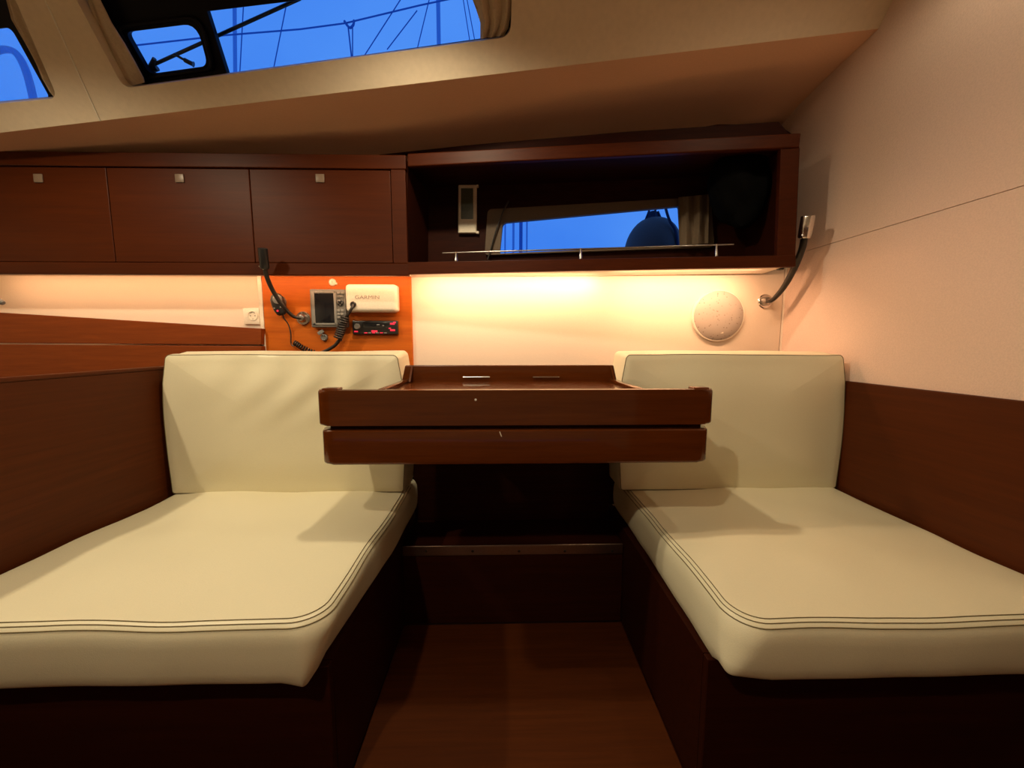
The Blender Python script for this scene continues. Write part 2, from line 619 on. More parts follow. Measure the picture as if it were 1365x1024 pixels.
# curtains: folded cloth sheets
def drape(name, path, depth, mat, label, cat, off0=0.004, thick=0.004, folds=3, amp=0.006):
    """path: list of (left point, right point) rows from top to bottom on the liner plane."""
    bm = B()
    n_ = 18
    rowsf, rowsb = [], []
    for i, (a, c) in enumerate(path):
        rf, rb = [], []
        for k in range(n_ + 1):
            u = k / n_
            p = a.lerp(c, u) + NB * (depth + amp * math.sin(u * math.pi * 2 * folds + i * 0.5) + 0.004 * noise.noise(V((u * 5, i * 0.9, depth * 40))))
            rf.append(bm.verts.new(p))
            rb.append(bm.verts.new(p + NB * thick))
        rowsf.append(rf)
        rowsb.append(rb)
    for R_, fl_ in ((rowsf, 1), (rowsb, -1)):
        for i in range(len(R_) - 1):
            for k in range(n_):
                f = (R_[i][k], R_[i][k + 1], R_[i + 1][k + 1], R_[i + 1][k])
                bm.faces.new(f[::fl_])
    bm2 = bm
    L = len(rowsf)
    loop_f = [rowsf[0][k] for k in range(n_ + 1)] + [rowsf[i][n_] for i in range(1, L)] + [rowsf[L - 1][k] for k in range(n_ - 1, -1, -1)] + [rowsf[i][0] for i in range(L - 2, 0, -1)]
    loop_b = [rowsb[0][k] for k in range(n_ + 1)] + [rowsb[i][n_] for i in range(1, L)] + [rowsb[L - 1][k] for k in range(n_ - 1, -1, -1)] + [rowsb[i][0] for i in range(L - 2, 0, -1)]
    for k in range(len(loop_f)):
        q = (k + 1) % len(loop_f)
        bm.faces.new((loop_f[k], loop_b[k], loop_b[q], loop_f[q]))
    return mk(name, bm, mat, None, True, label, cat)


def rowsP(rows_, off):
    return [(onB(a[0], a[1], off), onB(b_[0], b_[1], off)) for a, b_ in rows_]


drape('curtain', rowsP([((618, -40), (684, -40)), ((626, -10), (683, -10)), ((634, 12), (682, 12)), ((640, 30), (680, 26)), ((640, 42), (678, 38)), ((640, 52), (672, 48))], 0.0),
      0.016, CURT, 'bunched beige curtain at the right end of the long roof window', 'curtain', folds=3, amp=0.009)
drape('curtain', rowsP([((98, -30), (112, -30)), ((106, 0), (122, 0)), ((116, 32), (138, 32)), ((130, 62), (156, 60)), ((143, 88), (170, 86)), ((158, 110), (182, 106)), ((164, 117), (184, 112))], 0.0),
      0.03, CURT, 'narrow grey-beige curtain at the left end of the long roof window', 'curtain', folds=1, amp=0.006)
drape('curtain', rowsP([((0, -10), (12, -22)), ((8, 26), (32, 22)), ((26, 58), (46, 56)), ((40, 84), (58, 82)), ((50, 106), (70, 102)), ((62, 124), (76, 120)), ((68, 130), (77, 127))], 0.0),
      0.014, CURT, 'beige curtain tied back beside the small far left roof window', 'curtain', folds=2, amp=0.006)


# dark stay across the windows, outside the glass
def oN(px, py, o_):
    return onplane(px, py, E1R + NB * o_, NB)


stay = empty('window_stay', oN(200, 85, 0.11), 'black diagonal stay rod with clamp ends behind the opening roof window', 'window stay')
mk('rod', tube(B(), [oN(192, 92, 0.11), oN(400, -2, 0.11)], 0.0052, 10), BLACK, stay, True)
mk('clamp', tube(B(), [oN(206, 78, 0.105), oN(199, 95, 0.105)], [0.006, 0.010], 10), BLACK, stay, True)
mk('foot', tube(B(), spline([oN(188, 90, 0.105), oN(197, 95, 0.105), oN(210, 91, 0.105)]), 0.008, 10), BLACK, stay, True)
mk('handle', tube(B(), spline([oN(232, 72, 0.10), oN(246, 80, 0.10), oN(258, 86, 0.10)]), [0.004] * 8 + [0.007] * 8 + [0.009], 10), BLACK, stay, True)

# ------------------------------------------------------------------ outside: masts and rigging
def wire(p0, p1, y, r_, name, label, cat, mat=RIG, mids=(), group=None):
    pts = [at(p[0], p[1], y) for p in (p0, *mids, p1)]
    return mk(name, tube(B(), pts, r_, 6), mat, None, True, label, cat, group)


wire((583, -60), (586, 120), 9, 0.045, 'sailboat_mast', 'pale blue mast of a neighbouring boat right of centre in the long roof window', 'mast', MASTM)
wire((312, -60), (314, 140), 10, 0.040, 'sailboat_mast', 'faint blue mast seen just right of the black window frame', 'mast', MASTM)
wire((40, 200), (44, 60), 9, 0.03, 'stern_arch', 'blue curved steel arch seen through the far left roof window', 'arch', MASTM, [(43, 110), (30, 78), (12, 66), (-10, 64), (-30, 80)][:0])
bpy.data.objects.remove([o for o in bpy.data.objects if o.name.startswith('stern_arch')][0])
mk('stern_arch', tube(B(), spline([at(52, 170, 7), at(38, 105, 7), at(24, 74, 7), at(8, 66, 7), at(-12, 74, 7), at(-24, 110, 7), at(-26, 180, 7)]), 0.05, 8), MASTM, None, True,
   'blue curved tube arch seen through the far left roof window', 'arch')
wl = [((150, 64), (300, 47), 'thin horizontal cable seen through the opening roof window', ()),
      ((300, 47), (660, -14), 'thin cable sagging across the long roof window', ((400, 39), (460, 31), (560, 7))),
      ((326, -20), (319, 110), 'faint near-vertical cable just right of the faint mast', ()),
      ((385, -10), (362, 105), 'faint cable leaning left, below the end of the black stay rod', ()),
      ((540, -10), (482, 80), 'faint cable leaning left, left of the pale mast', ()),
      ((572, 0), (556, 66), 'short faint cable close to the left of the pale mast', ()),
      ((616, -10), (628, 66), 'faint cable close to the bunched curtain', ()),
      ((620, -14), (634, 60), 'faint cable closest to the bunched curtain', ()),
      ((556, 14), (516, 66), 'faint short cable slanting left in the middle of the long roof window', ())]
for a, c, lab, mids in wl:
    wire(a, c, 6.0, 0.010 if 'horizontal' in lab or 'sagging' in lab else 0.007, 'rigging_wire', lab, 'wire', RIG, mids, 'rigging wires outside the roof windows')
e = empty('wind_vane', at(468, 80, 6), 'forked blue wind vane with two thin legs under the sagging cable', 'wind vane')
mk('fork', tube(B(), spline([at(459, 28, 6), at(463, 34, 6), at(467, 37, 6), at(471, 33, 6), at(472, 27, 6)]), 0.016, 8), RIG, e, True)
mk('leg', tube(B(), [at(464, 35, 6), at(469, 80, 6)], 0.010, 6), RIG, e, True)
mk('leg', tube(B(), [at(470, 35, 6), at(470, 80, 6)], 0.008, 6), RIG, e, True)

# ------------------------------------------------------------------ walls
# right bulkhead: two vinyl panels with a sloping joint, wood wainscot below
zs0, zs1 = 1.327, 1.327
wr = mk('wall_right', hexa(B(), [(XR + 0.006, -2.3, 0), (XR + 0.006, 2.0, 0), (XR + 0.006, 2.0, 2.3), (XR + 0.006, -2.3, 2.3)],
                           [(XR + 0.04, -2.3, 0), (XR + 0.04, 2.0, 0), (XR + 0.04, 2.0, 2.3), (XR + 0.04, -2.3, 2.3)]), VINYL, kind='structure')
mk('panel', box(B(), XR, XR + 0.006, -2.3, 1.9, 0.0, zs0 - 0.0008, 0.0008, 1), VINYL, wr)
mk('panel', box(B(), XR, XR + 0.006, -2.3, 1.9, zs0 + 0.0008, 2.3, 0.0008, 1), VINYL, wr)
mk('wainscot', box(B(), XR - 0.012, XR, -1.2, 1.62, 0, 0.836, 0.003), WOODY, wr)

# back wall: straight behind the left seat, turned towards the bow on the right
WY = 1.74
WBX0 = at(552, 430, WY - 0.004).x
cornerR = V((XR, 1.66, 0))
wb = mk('wall_back', hexa(B(), [(-2.45, WY, 0), (WBX0, WY, 0), (WBX0, WY, 1.27), (-2.45, WY, 1.27)],
                          [(-2.45, WY + 0.03, 0), (WBX0, WY + 0.03, 0), (WBX0, WY + 0.03, 1.27), (-2.45, WY + 0.03, 1.27)]), WHITE, kind='structure')
jx = at(1042, 420, 1.66).x
mk('panel', prism(B(), [V((WBX0, WY, 0)), V((jx, 1.663, 0)), V((jx, 1.663, 1.30)), V((WBX0, WY, 1.27))], (0, 0.03, 0)), WHITE, wb)
mk('panel', prism(B(), [V((jx + 0.003, 1.662, 0)), V((XR + 0.01, 1.65, 0)), V((XR + 0.01, 1.65, 1.30)), V((jx + 0.003, 1.662, 1.30))], (0, 0.03, 0)), WHITE, wb)


def wallpt(px, py, lift=0.0):
    """point on the turned part of the back wall."""
    A = V((WBX0, WY, 0))
    Bp = V((jx, 1.663, 0))
    d = (Bp - A).normalized()
    nn = V((d.y, -d.x, 0))
    if nn.y > 0:
        nn = -nn
    return onplane(px, py, A + nn * lift, nn), nn


mk('wall_sky_leak_board', box(B(), -0.60, 1.2, 1.72, 2.03, 1.70, 1.712), WOODD, kind='structure')  # unseen board added to stop sky light leaking in above the shelf
# far walls of the cabin (out of view; close the room)
mk('wall_left', box(B(), -2.45, -2.40, -2.3, 2.0, 0, 2.0), HEAD, kind='structure')
mk('wall_front', box(B(), -2.45, 1.235, -2.34, -2.3, 0, 2.4), HEAD, kind='structure')
# hull side above the back wall behind the cabinet
mk('wall_hull', box(B(), -2.45, -0.42, 1.92, 1.96, 1.2, 1.9), WOODD, kind='structure')

# wood instrument board on the back wall with white edging
ex0, ex1 = at(352, 420, WY - 0.01).x, at(549, 420, WY - 0.01).x
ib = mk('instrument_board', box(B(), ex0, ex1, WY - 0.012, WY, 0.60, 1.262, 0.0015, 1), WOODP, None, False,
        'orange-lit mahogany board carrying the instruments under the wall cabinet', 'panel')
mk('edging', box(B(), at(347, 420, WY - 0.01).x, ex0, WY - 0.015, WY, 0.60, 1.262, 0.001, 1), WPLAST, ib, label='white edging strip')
BY = WY - 0.0122   # front of the board

# wood lining at left behind the partition: sloping-top plank over a lower panel
lin = empty('side_lining', at(170, 470, 1.66), 'low mahogany lining with a sloping top below the left wall', 'wall lining')
a0, a1 = at(-60, 413, 1.64), at(348, 438, 1.70)
c0, c1 = at(-60, 457, 1.64), at(348, 459.5, 1.70)
mk('plank', prism(B(), [c0, c1, a1, a0], (0, 0.03, 0), 0.002), WOODL, lin)
c0b, c1b = at(-60, 459, 1.635), at(348, 461.5, 1.695)
mk('panel', prism(B(), [V((c0b.x, c0b.y, 0.0)), V((c1b.x, c1b.y, 0)), c1b, c0b], (0, 0.036, 0), 0.002), WOODL, lin)

# left partition board
pz = 0.888
pt = empty('partition', (XL, 0.6, 0), 'mahogany partition board along the left seat with a rounded top edge', 'partition')
mk('board', box(B(), XL - 0.03, XL, -0.3, 1.63, 0, pz - 0.012), WOODY, pt)
mk('top_edge', box(B(), XL - 0.031, XL + 0.001, -0.3, 1.63, pz - 0.012, pz, 0.004, 3), WOODY, pt, True)

# ------------------------------------------------------------------ seat bases
def seat_base(x0, x1, lab):
    e = empty('bench', ((x0 + x1) / 2, 1.1, 0), lab, 'bench')
    mk('front_panel', box(B(), x0, x1, 0.715, 0.733, 0.0, 0.332, 0.002, 1), WOODD, e)  # darker wood on the whole bench; shade below the cushions is in its colour
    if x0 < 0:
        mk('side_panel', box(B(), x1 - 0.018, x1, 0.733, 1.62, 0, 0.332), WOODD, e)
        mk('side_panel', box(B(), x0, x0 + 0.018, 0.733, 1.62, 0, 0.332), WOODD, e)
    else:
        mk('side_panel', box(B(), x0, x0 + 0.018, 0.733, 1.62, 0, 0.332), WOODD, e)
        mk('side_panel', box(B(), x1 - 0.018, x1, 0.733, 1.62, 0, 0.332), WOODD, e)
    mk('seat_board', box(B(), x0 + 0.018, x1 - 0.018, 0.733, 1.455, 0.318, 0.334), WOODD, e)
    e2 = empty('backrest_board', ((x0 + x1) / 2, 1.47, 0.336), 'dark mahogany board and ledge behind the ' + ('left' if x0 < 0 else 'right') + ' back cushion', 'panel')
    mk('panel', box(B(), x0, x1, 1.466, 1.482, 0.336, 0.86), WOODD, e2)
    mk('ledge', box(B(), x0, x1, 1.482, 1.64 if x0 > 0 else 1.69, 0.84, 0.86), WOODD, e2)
    return e


seat_base(XL + 0.002, -0.347, 'shade-darkened mahogany bench base under the left cushions')
seat_base(0.411, XR - 0.014, 'shade-darkened mahogany bench base under the right cushions')


# ------------------------------------------------------------------ cushions
def wob(p, f, a, s=0.0):
    return a * noise.noise(V((p[0] * f + s, p[1] * f, p[2] * f)))


def seat_cushion(name, x0, x1, y0, y1, zb, zt, fr, lab, seed, group):
    # fr: index of the front inner corner (0: x1,y0   3: x0,y0)
    def rr(q, small=0.02):
        r_ = [small, 0.02, 0.02, small]
        r_[fr] = q
        return r_
    prof = []
    H = zt - zb
    prof.append((0.016, zb, rr(0.012)))
    prof.append((0.006, zb + 0.002, rr(0.015)))
    prof.append((0.001, zb + 0.010, rr(0.02)))
    for u in (0.25, 0.45, 0.65, 0.8):
        prof.append((-0.004 * math.sin(u * math.pi), zb + H * u, rr(0.02 + 0.05 * u)))
    prof += [(0.001, zt - 0.014, rr(0.066)), (0.004, zt - 0.007, rr(0.068)), (0.010, zt - 0.0015, rr(0.068)), (0.018, zt + 0.002, rr(0.068)), (0.030, zt + 0.003, rr(0.068))]

    def mp(a, b_, h):
        z = h
        if h > zb + 0.03:
            z += wob((a, b_, 0), 7, 0.004, seed) + wob((a, b_, 0), 4.0, 0.010, seed + 3) * min(1, (zt and 1.0))
        # shallow sag toward the middle, pulled-down corner
        x = a + wob((a, b_, h), 9, 0.002, seed)
        y = b_ + wob((b_, a, h), 7, 0.003, seed + 5)
        # the cover is pulled in and down at the lower front corner beside the gangway
        tb_ = max(0.0, 1 - (h - zb) / (zt - 0.02 - zb))
        sf = max(0.0, 1 - (b_ - y0) / 0.45)
        inner_ = (a - x0) / (x1 - x0) if fr == 0 else 1 - (a - x0) / (x1 - x0)
        wi = max(0.0, (inner_ - 0.9) / 0.1)
        x -= (0.038 if fr == 0 else 0.012) * tb_ * sf * wi
        if y < 0.712:
            z += (-0.010 if fr == 0 else 0.012) * tb_ ** 2 * wi
        return V((x, y, z))
    e = empty(name, ((x0 + x1) / 2, (y0 + y1) / 2, zb), lab, 'cushion', group)
    mk('cover', cushion(B(), x0, x1, y0, y1, prof, mp), LEATHER, e, True)
    # twin topstitching on both sides of the seam, around the front and the inner side
    for d, zz, rad, mat, nm in ((0.0036, zt - 0.0078, 0.0012, THREAD, 'stitching'), (0.0100, zt - 0.0012, 0.0010, THREAD, 'seam'), (0.0180, zt + 0.0024, 0.0010, THREAD, 'stitching')):
        pts = [mp(p[0], p[1], zz) for p in rrect(x0, x1, y0, y1, rr(0.068), d)]
        # continuous around, but drop the two hidden sides
        n_ = len(pts)
        per = n_ // 4
        if fr == 0:    # front is last side (3->0), inner is first side (0->1)
            seq = pts[3 * per + 6:] + pts[:per - 2]
        else:          # front inner corner index 3: side 2 (corner2->3) then side 3
            seq = pts[2 * per + 13: 4 * per] + pts[:4]
        mk(nm, tube(B(), seq, rad, 6), mat, e, True)
    return e


seat_cushion('seat_cushion', XL + 0.012, -0.332, 0.668, 1.452, 0.3345, 0.452, 0, 'brighter cream leather seat cushion on the left bench', 1.0, None)
seat_cushion('seat_cushion', 0.425, XR - 0.016, 0.655, 1.452, 0.3345, 0.452, 3, 'cream leather seat cushion on the right bench beside the vinyl wall', 9.0, None)


def back_cushion(x0, x1, lab, seed, folds):
    yb, yf = 1.452, 1.300
    z0, z1 = 0.455, 0.930
    T = yb - yf
    r1 = [0.010, 0.016, 0.016, 0.010]
    prof = [(0.02, 0.0, r1), (0.006, 0.004, r1), (0.0, 0.014, r1)]
    for u in (0.3, 0.5, 0.7, 0.88):
        prof.append((0.0, T * u, r1))
    prof += [(0.0015, T - 0.006, r1), (0.0045, T - 0.0012, r1), (0.012, T + 0.001, r1), (0.024, T + 0.003, r1)]

    def mp(a, b_, h):
        y = yb - h
        u = (a - x0) / (x1 - x0)
        v_ = (b_ - z0) / (z1 - z0)
        # barrel the sides outwards
        x = a + (0.010 * math.sin(math.pi * min(max(v_, 0), 1)) * (u - 0.5) * 2)
        if v_ > 0.8:
            x -= (u - 0.5) * 2 * 0.010 * (v_ - 0.8) / 0.2
        f = 0
        if folds and h > T * 0.6:
            # diagonal drag folds near the upper edge
            m_ = max(0, min(1, (v_ - 0.45) / 0.5)) * max(0, min(1, (u - 0.15) / 0.2)) * max(0, min(1, (1.0 - u) / 0.1))
            f = -0.010 * m_ * math.sin((u * 1.7 - v_ * 0.75) * 20 + 2 * noise.noise(V((u * 3, v_ * 3, 1)))) * (0.6 + 0.4 * noise.noise(V((u * 2, v_ * 2, 7))))
        y += wob((a, b_, 0), 5, 0.005, seed) + f
        z = b_ + (0.012 * (h < T * 0.7) * max(0, v_ - 0.9) * 10 * 0.6) + wob((a, 0, h), 4, 0.004, seed) * (v_ > 0.8)
        # lean back slightly
        y += 0.012 * v_
        return V((x, y, z))
    e = empty('back_cushion', ((x0 + x1) / 2, (yb + yf) / 2, z0), lab, 'cushion')
    mk('cover', cushion(B(), x0, x1, z0, z1, prof, mp, 26, 0.018), LEATHER, e, True)
    pts = [mp(p[0], p[1], T - 0.0022) for p in rrect(x0, x1, z0, z1, r1, 0.003)]
    mk('seam', tube(B(), pts, 0.0013, 6, True), THREAD, e, True)
    return e


back_cushion(XL + 0.022, -0.343, 'cream leather back cushion with soft diagonal folds behind the left seat', 2.0, True)
back_cushion(0.405, XR - 0.022, 'smoother cream leather back cushion behind the right seat', 14.0, False)

# ------------------------------------------------------------------ low locker under the table (between the seats)
lk = empty('locker', (0.03, 1.35, 0), 'dark mahogany locker between the seats with an open shelf and metal edge strip', 'locker')
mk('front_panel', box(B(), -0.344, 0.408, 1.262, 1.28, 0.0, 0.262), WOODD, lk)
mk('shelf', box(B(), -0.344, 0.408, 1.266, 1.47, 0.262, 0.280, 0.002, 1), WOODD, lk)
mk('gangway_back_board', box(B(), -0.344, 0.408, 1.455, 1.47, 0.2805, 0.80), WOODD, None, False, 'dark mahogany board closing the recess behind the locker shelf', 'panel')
sz0, sz1 = at(690, 740, 1.257).z, at(690, 727, 1.257).z
es = mk('edge_strip', box(B(), -0.343, 0.407, 1.2575, 1.262, sz0, sz1, 0.0015), ALU, lk, label='aluminium edge strip')
for px in (568, 630, 692, 753, 816):
    p = at(px, 735, 1.257)
    mk('screw', lathe(B(), [(0.0048, 0), (0.0042, 0.0012), (0.002, 0.002)], (p.x, 1.2578, p.z), (0, -1, 0), 12), BLACK, es)

# ------------------------------------------------------------------ table
TF = 0.97
tl, trr = at(421, 560, TF).x, at(953, 560, TF).x
zt_ = at(690, 520, TF).z
zm1, zm0 = at(690, 567, TF).z, at(690, 573, TF).z
zb_ = at(690, 618, TF).z
tb = empty('folding_table', (0.03, 1.1, zb_), 'varnished mahogany folding table with two stacked leaves between the seats', 'table')


def leaf(z0, z1, x0, x1, y0, y1, name, r_=0.035):
    pts = rounded([V((x0, y0, z0)), V((x1, y0, z0)), V((x1, y1, z0)), V((x0, y1, z0))], [r_, r_, 0.02, 0.02], 6)
    bm = B()
    hexa(bm, pts, [p + V((0, 0, z1 - z0)) for p in pts])
    es_ = [e_ for e_ in bm.edges if abs(e_.verts[0].co.z - e_.verts[1].co.z) < 1e-6]
    bmesh.ops.bevel(bm, geom=es_, offset=0.006, segments=3, profile=0.5, affect='EDGES')
    return mk(name, bm, WOODG, tb, True)


leaf(zb_, zm0, tl + 0.004, trr - 0.006, TF, 1.255, 'lower_leaf')
leaf(zm1, zt_ - 0.034, tl + 0.003, trr - 0.003, TF + 0.03, 1.262, 'upper_leaf', 0.012)
mk('spacer', box(B(), tl + 0.03, trr - 0.03, TF + 0.012, 1.24, zm0 - 0.002, zm1 + 0.002), WOODD, tb)
# raised front fiddle with rounded returns
fz0 = zm1
pts = rounded([V((tl, TF, fz0)), V((trr, TF, fz0)), V((trr, TF + 0.05, fz0)), V((trr - 0.03, TF + 0.05, fz0)), V((trr - 0.034, TF + 0.022, fz0)),
               V((tl + 0.034, TF + 0.022, fz0)), V((tl + 0.03, TF + 0.05, fz0)), V((tl, TF + 0.05, fz0))], [0.035, 0.035, 0.012, 0.012, 0.01, 0.01, 0.012, 0.012], 6)
bm = B()
hexa(bm, pts, [p + V((0, 0, zt_ - zm1)) for p in pts])
bmesh.ops.bevel(bm, geom=[e_ for e_ in bm.edges if abs(e_.verts[0].co.z - e_.verts[1].co.z) < 1e-6], offset=0.006, segments=3, profile=0.5, affect='EDGES')
mk('front_fiddle', bm, WOODG, tb, True)
for xa, xb in ((tl + 0.012, tl + 0.052), (trr - 0.052, trr - 0.012)):
    mk('corner_cap', box(B(), xa, xb, TF + 0.010, TF + 0.046, zt_ - 0.004, zt_ + 0.004, 0.003, 3), WOODG, tb, True)
# central fixed top with side fiddles, lid, back board and hinges
ZT = at(545, 508, 1.262).z
cx0, cx1 = at(543, 508, 1.262).x, at(815, 507, 1.262).x
mk('fixed_top', box(B(), cx0 - 0.012, cx1 + 0.012, TF + 0.024, 1.262, zt_ - 0.034, zt_ - 0.009), WOODG, tb)
for x in (cx0, cx1):
    mk('side_fiddle', box(B(), x - 0.010, x + 0.010, TF + 0.022, 1.262, zt_ - 0.010, zt_ + 0.001, 0.003, 2), WOODG, tb, True)
mk('lid', box(B(), cx0 + 0.06, cx1 - 0.055, TF + 0.05, 1.25, zt_ - 0.010, zt_ - 0.006, 0.0012, 1), WOODG, tb)
zbt = at(690, 487, 1.262).z
bx0, bx1 = cx0 - 0.018, cx1 + 0.018
bb = B()
prism(bb, [V((bx0, 1.262, zb_ + 0.02)), V((bx1, 1.262, zb_ + 0.02)), V((bx1, 1.262, zt_ - 0.004)), V((bx1 - 0.012, 1.262, zbt)), V((bx0 + 0.012, 1.262, zbt)), V((bx0, 1.262, zt_ - 0.004))], (0, 0.022, 0), 0.003)
mk('back_board', bb, WOODG, tb)
mk('support_panel', box(B(), -0.26, 0.32, 1.284, 1.455, 0.72, 0.86), WOODD, tb)
for px in (548, 813):
    p0, p1 = at(px, 488, 1.26), at(px - 2 if px < 600 else px + 4, 506, 1.25)
    mk('corner_bracket', hexa(B(), [p0, p0 + V((0.006, 0, 0)), V((p1.x + 0.006, 1.235, zt_ - 0.006)), V((p1.x, 1.235, zt_ - 0.006))],
                              [p0 + V((0, 0.002, 0)), p0 + V((0.006, 0.002, 0)), V((p1.x + 0.006, 1.262, zt_ - 0.006)), V((p1.x, 1.262, zt_ - 0.006))]), WOODG, tb)
for px in (635, 728):
    p = at(px, 503, 1.258)
    mk('hinge', tube(B(), [p + V((-0.043, 0, 0)), p + V((0.043, 0, 0))], 0.0026, 10), CHROME, tb, True, label='thin metal hinge')
for px, py in ((634, 533),):
    p = at(px, py, TF)
    mk('pale_mark', lathe(B(), [(0.003, 0), (0.0026, 0.0015), (0.001, 0.002)], (p.x, TF, p.z), (0, -1, 0), 10), WPLAST, tb)  # raised white dot on the table front
p = at(667, 579, TF)
mk('pale_mark', tube(B(), [p + V((-0.002, 0.001, 0.007)), p + V((0.003, 0.001, -0.006))], 0.0016, 8), WPLAST, tb)  # short slanting white bar on the lower leaf

# ------------------------------------------------------------------ wall cabinet, closed left section
CY = 1.60
cab = empty('wall_cabinet', (-1.2, CY, 1.23), 'long dark mahogany wall cabinet with three push-latch doors', 'cabinet')


def zc(px, py):
    return at(px, py, CY).z


zl0, zl1 = 1.226, 1.272   # lower rail
zu0, zu1 = 1.622, 1.676   # upper rail
zl0 = zc(300, 366.5)
zl1 = zc(300, 350.5)
zu0 = zc(300, 224)
zu1 = zc(300, 205)
xL = -2.4
xj = at(543, 280, CY).x          # joint with the open section
mk('lower_rail', box(B(), xL, xj, CY - 0.004, CY + 0.018, zl0, zl1, 0.002, 1), WOOD, cab)
mk('upper_rail', box(B(), xL, xj, CY - 0.006, CY + 0.02, zu0, zu1, 0.003), WOOD, cab)
mk('bottom_panel', box(B(), xL, xj, CY + 0.018, WY + 0.02, zl0 + 0.016, zl0 + 0.028), WHITE, cab, label='pale underside')
mk('top_panel', box(B(), xL, xj, CY + 0.02, 1.90, zu1 - 0.02, zu1 - 0.004), WOODD, cab)
xs = [at(q, 280, CY).x for q in (-37, 147, 335.5, 522)]
for i in range(3):
    d = mk('door', box(B(), xs[i] + 0.0015, xs[i + 1] - 0.0015, CY, CY + 0.018, zl1 + 0.002, zu0 - 0.003, 0.002), WOOD, cab)
    px = (52, 240, 427)[i]
    p = at(px, 238, CY)
    k = mk('latch', box(B(), p.x - 0.017, p.x + 0.017, CY - 0.005, CY, p.z - 0.016, p.z + 0.016, 0.003), GPLAST, d, True, label='small square push latch')
mk('door', box(B(), xs[0] - 0.55, xs[0] - 0.0015, CY, CY + 0.018, zl1 + 0.002, zu0 - 0.003, 0.002), WOOD, cab)
mk('post', box(B(), xs[3] + 0.0015, xj - 0.003, CY - 0.003, CY + 0.020, zl1, zu0, 0.003), WOOD, cab)
mk('end_panel', box(B(), xj - 0.022, xj - 0.004, CY + 0.02, 1.93, zl1, zu0), WOODD, cab)

# open section, turned towards the right
J = V((xj, CY, 0))
pr = at(1068, 178, 1.425)
Rr = V((pr.x, 1.425, 0))
dS = (Rr - J).normalized()
nS = V((-dS.y, dS.x, 0))          # pointing away from the camera
if nS.y < 0:
    nS = -nS


def onS(px, py, off=0.0):
    return onplane(px, py, J + nS * off, nS)


sh = empty('open_shelf', onS(800, 355), 'open mahogany wall shelf with a framed porthole at its back', 'shelf')


def bar(name, pix, depth, mat=WOOD, off=0.0, bev=0.002, parent=sh, label=None):
    pts = [onS(a, b_, off) for a, b_ in pix]
    return mk(name, prism(B(), pts, nS * depth, bev), mat, parent, label=label)


bar('lower_rail', [(543, 365.5), (1061, 355.5), (1061, 340), (543, 349.5)], 0.02, off=-0.004)
bar('upper_rail', [(543, 222), (1066, 196), (1068, 177), (543, 204.5)], 0.022, off=-0.008, bev=0.004)
bar('post', [(1036, 344), (1060, 344), (1066, 195), (1041, 197)], 0.022, off=-0.002)
pa, pb = onS(543, 349.5), onS(1061, 340)
zsh = (pa.z + pb.z) / 2
# shelf boards
DEP = 0.30


def slab(name, z0, z1, d0, d1, mat, x_in=0.0, lab=None):
    A = V((J.x, J.y, 0)) + nS * d0
    C = V((Rr.x - x_in, Rr.y, 0)) + nS * d0
    A2 = V((J.x, J.y, 0)) + nS * d1
    C2 = V((Rr.x - x_in, Rr.y, 0)) + nS * d1
    A2.x, A.x = J.x - 0.004, J.x
    pts = [V((q.x, q.y, z0)) for q in (A, C, C2, A2)]
    return mk(name, prism(B(), pts, (0, 0, z1 - z0)), mat, sh, label=lab)


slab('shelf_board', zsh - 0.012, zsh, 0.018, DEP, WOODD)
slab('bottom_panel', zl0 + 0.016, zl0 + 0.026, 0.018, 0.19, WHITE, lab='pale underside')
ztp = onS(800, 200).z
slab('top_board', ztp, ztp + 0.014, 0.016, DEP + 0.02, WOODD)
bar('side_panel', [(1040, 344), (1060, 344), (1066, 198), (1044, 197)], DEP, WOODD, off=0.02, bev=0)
bar('side_panel', [(540, 349), (543, 349), (543, 222), (540, 222)], DEP, WOODD, off=0.02, bev=0)
# recessed fascia board above the shelf, rising to the right
fa = bar('fascia', [(505, 206), (1050, 186), (1050, 176), (1038, 162), (830, 176), (620, 194)], 0.02, WOODD, off=0.10, bev=0.001)

# back of the shelf with the porthole
BO = 0.285
glass_px = [(666, 338), (908, 327), (905, 275), (670, 297)]
back_px = [(470, 372), (1090, 364), (1090, 200), (1036, 166), (470, 165)]
gh = rounded([onS(a, b_, BO) for a, b_ in glass_px], [0.006, 0.006, 0.006, 0.02], 4)
mk('back_panel', plate(B(), [onS(a, b_, BO) for a, b_ in back_px], [gh], nS * 0.012), WOODD, sh)
wp = empty('window_3', onS(790, 335, BO), kind='structure')
fr_px = [(646, 340.2), (952, 329), (948, 262), (650, 279)]
gh2 = [p + nS * 0.0 for p in rounded([onS(a, b_, BO - 0.022) for a, b_ in glass_px], [0.006, 0.006, 0.006, 0.02], 4)]
mk('window_surround', plate(B(), rounded([onS(a, b_, BO - 0.022) for a, b_ in fr_px], [0.02] * 4), [gh2], nS * 0.02), SURR, wp, label='beige padded window surround')
mk('pane', plate(B(), [onS(a, b_, BO + 0.014) for a, b_ in [(655, 345), (918, 333), (915, 268), (660, 290)]], [], nS * 0.004), GLASS, wp)

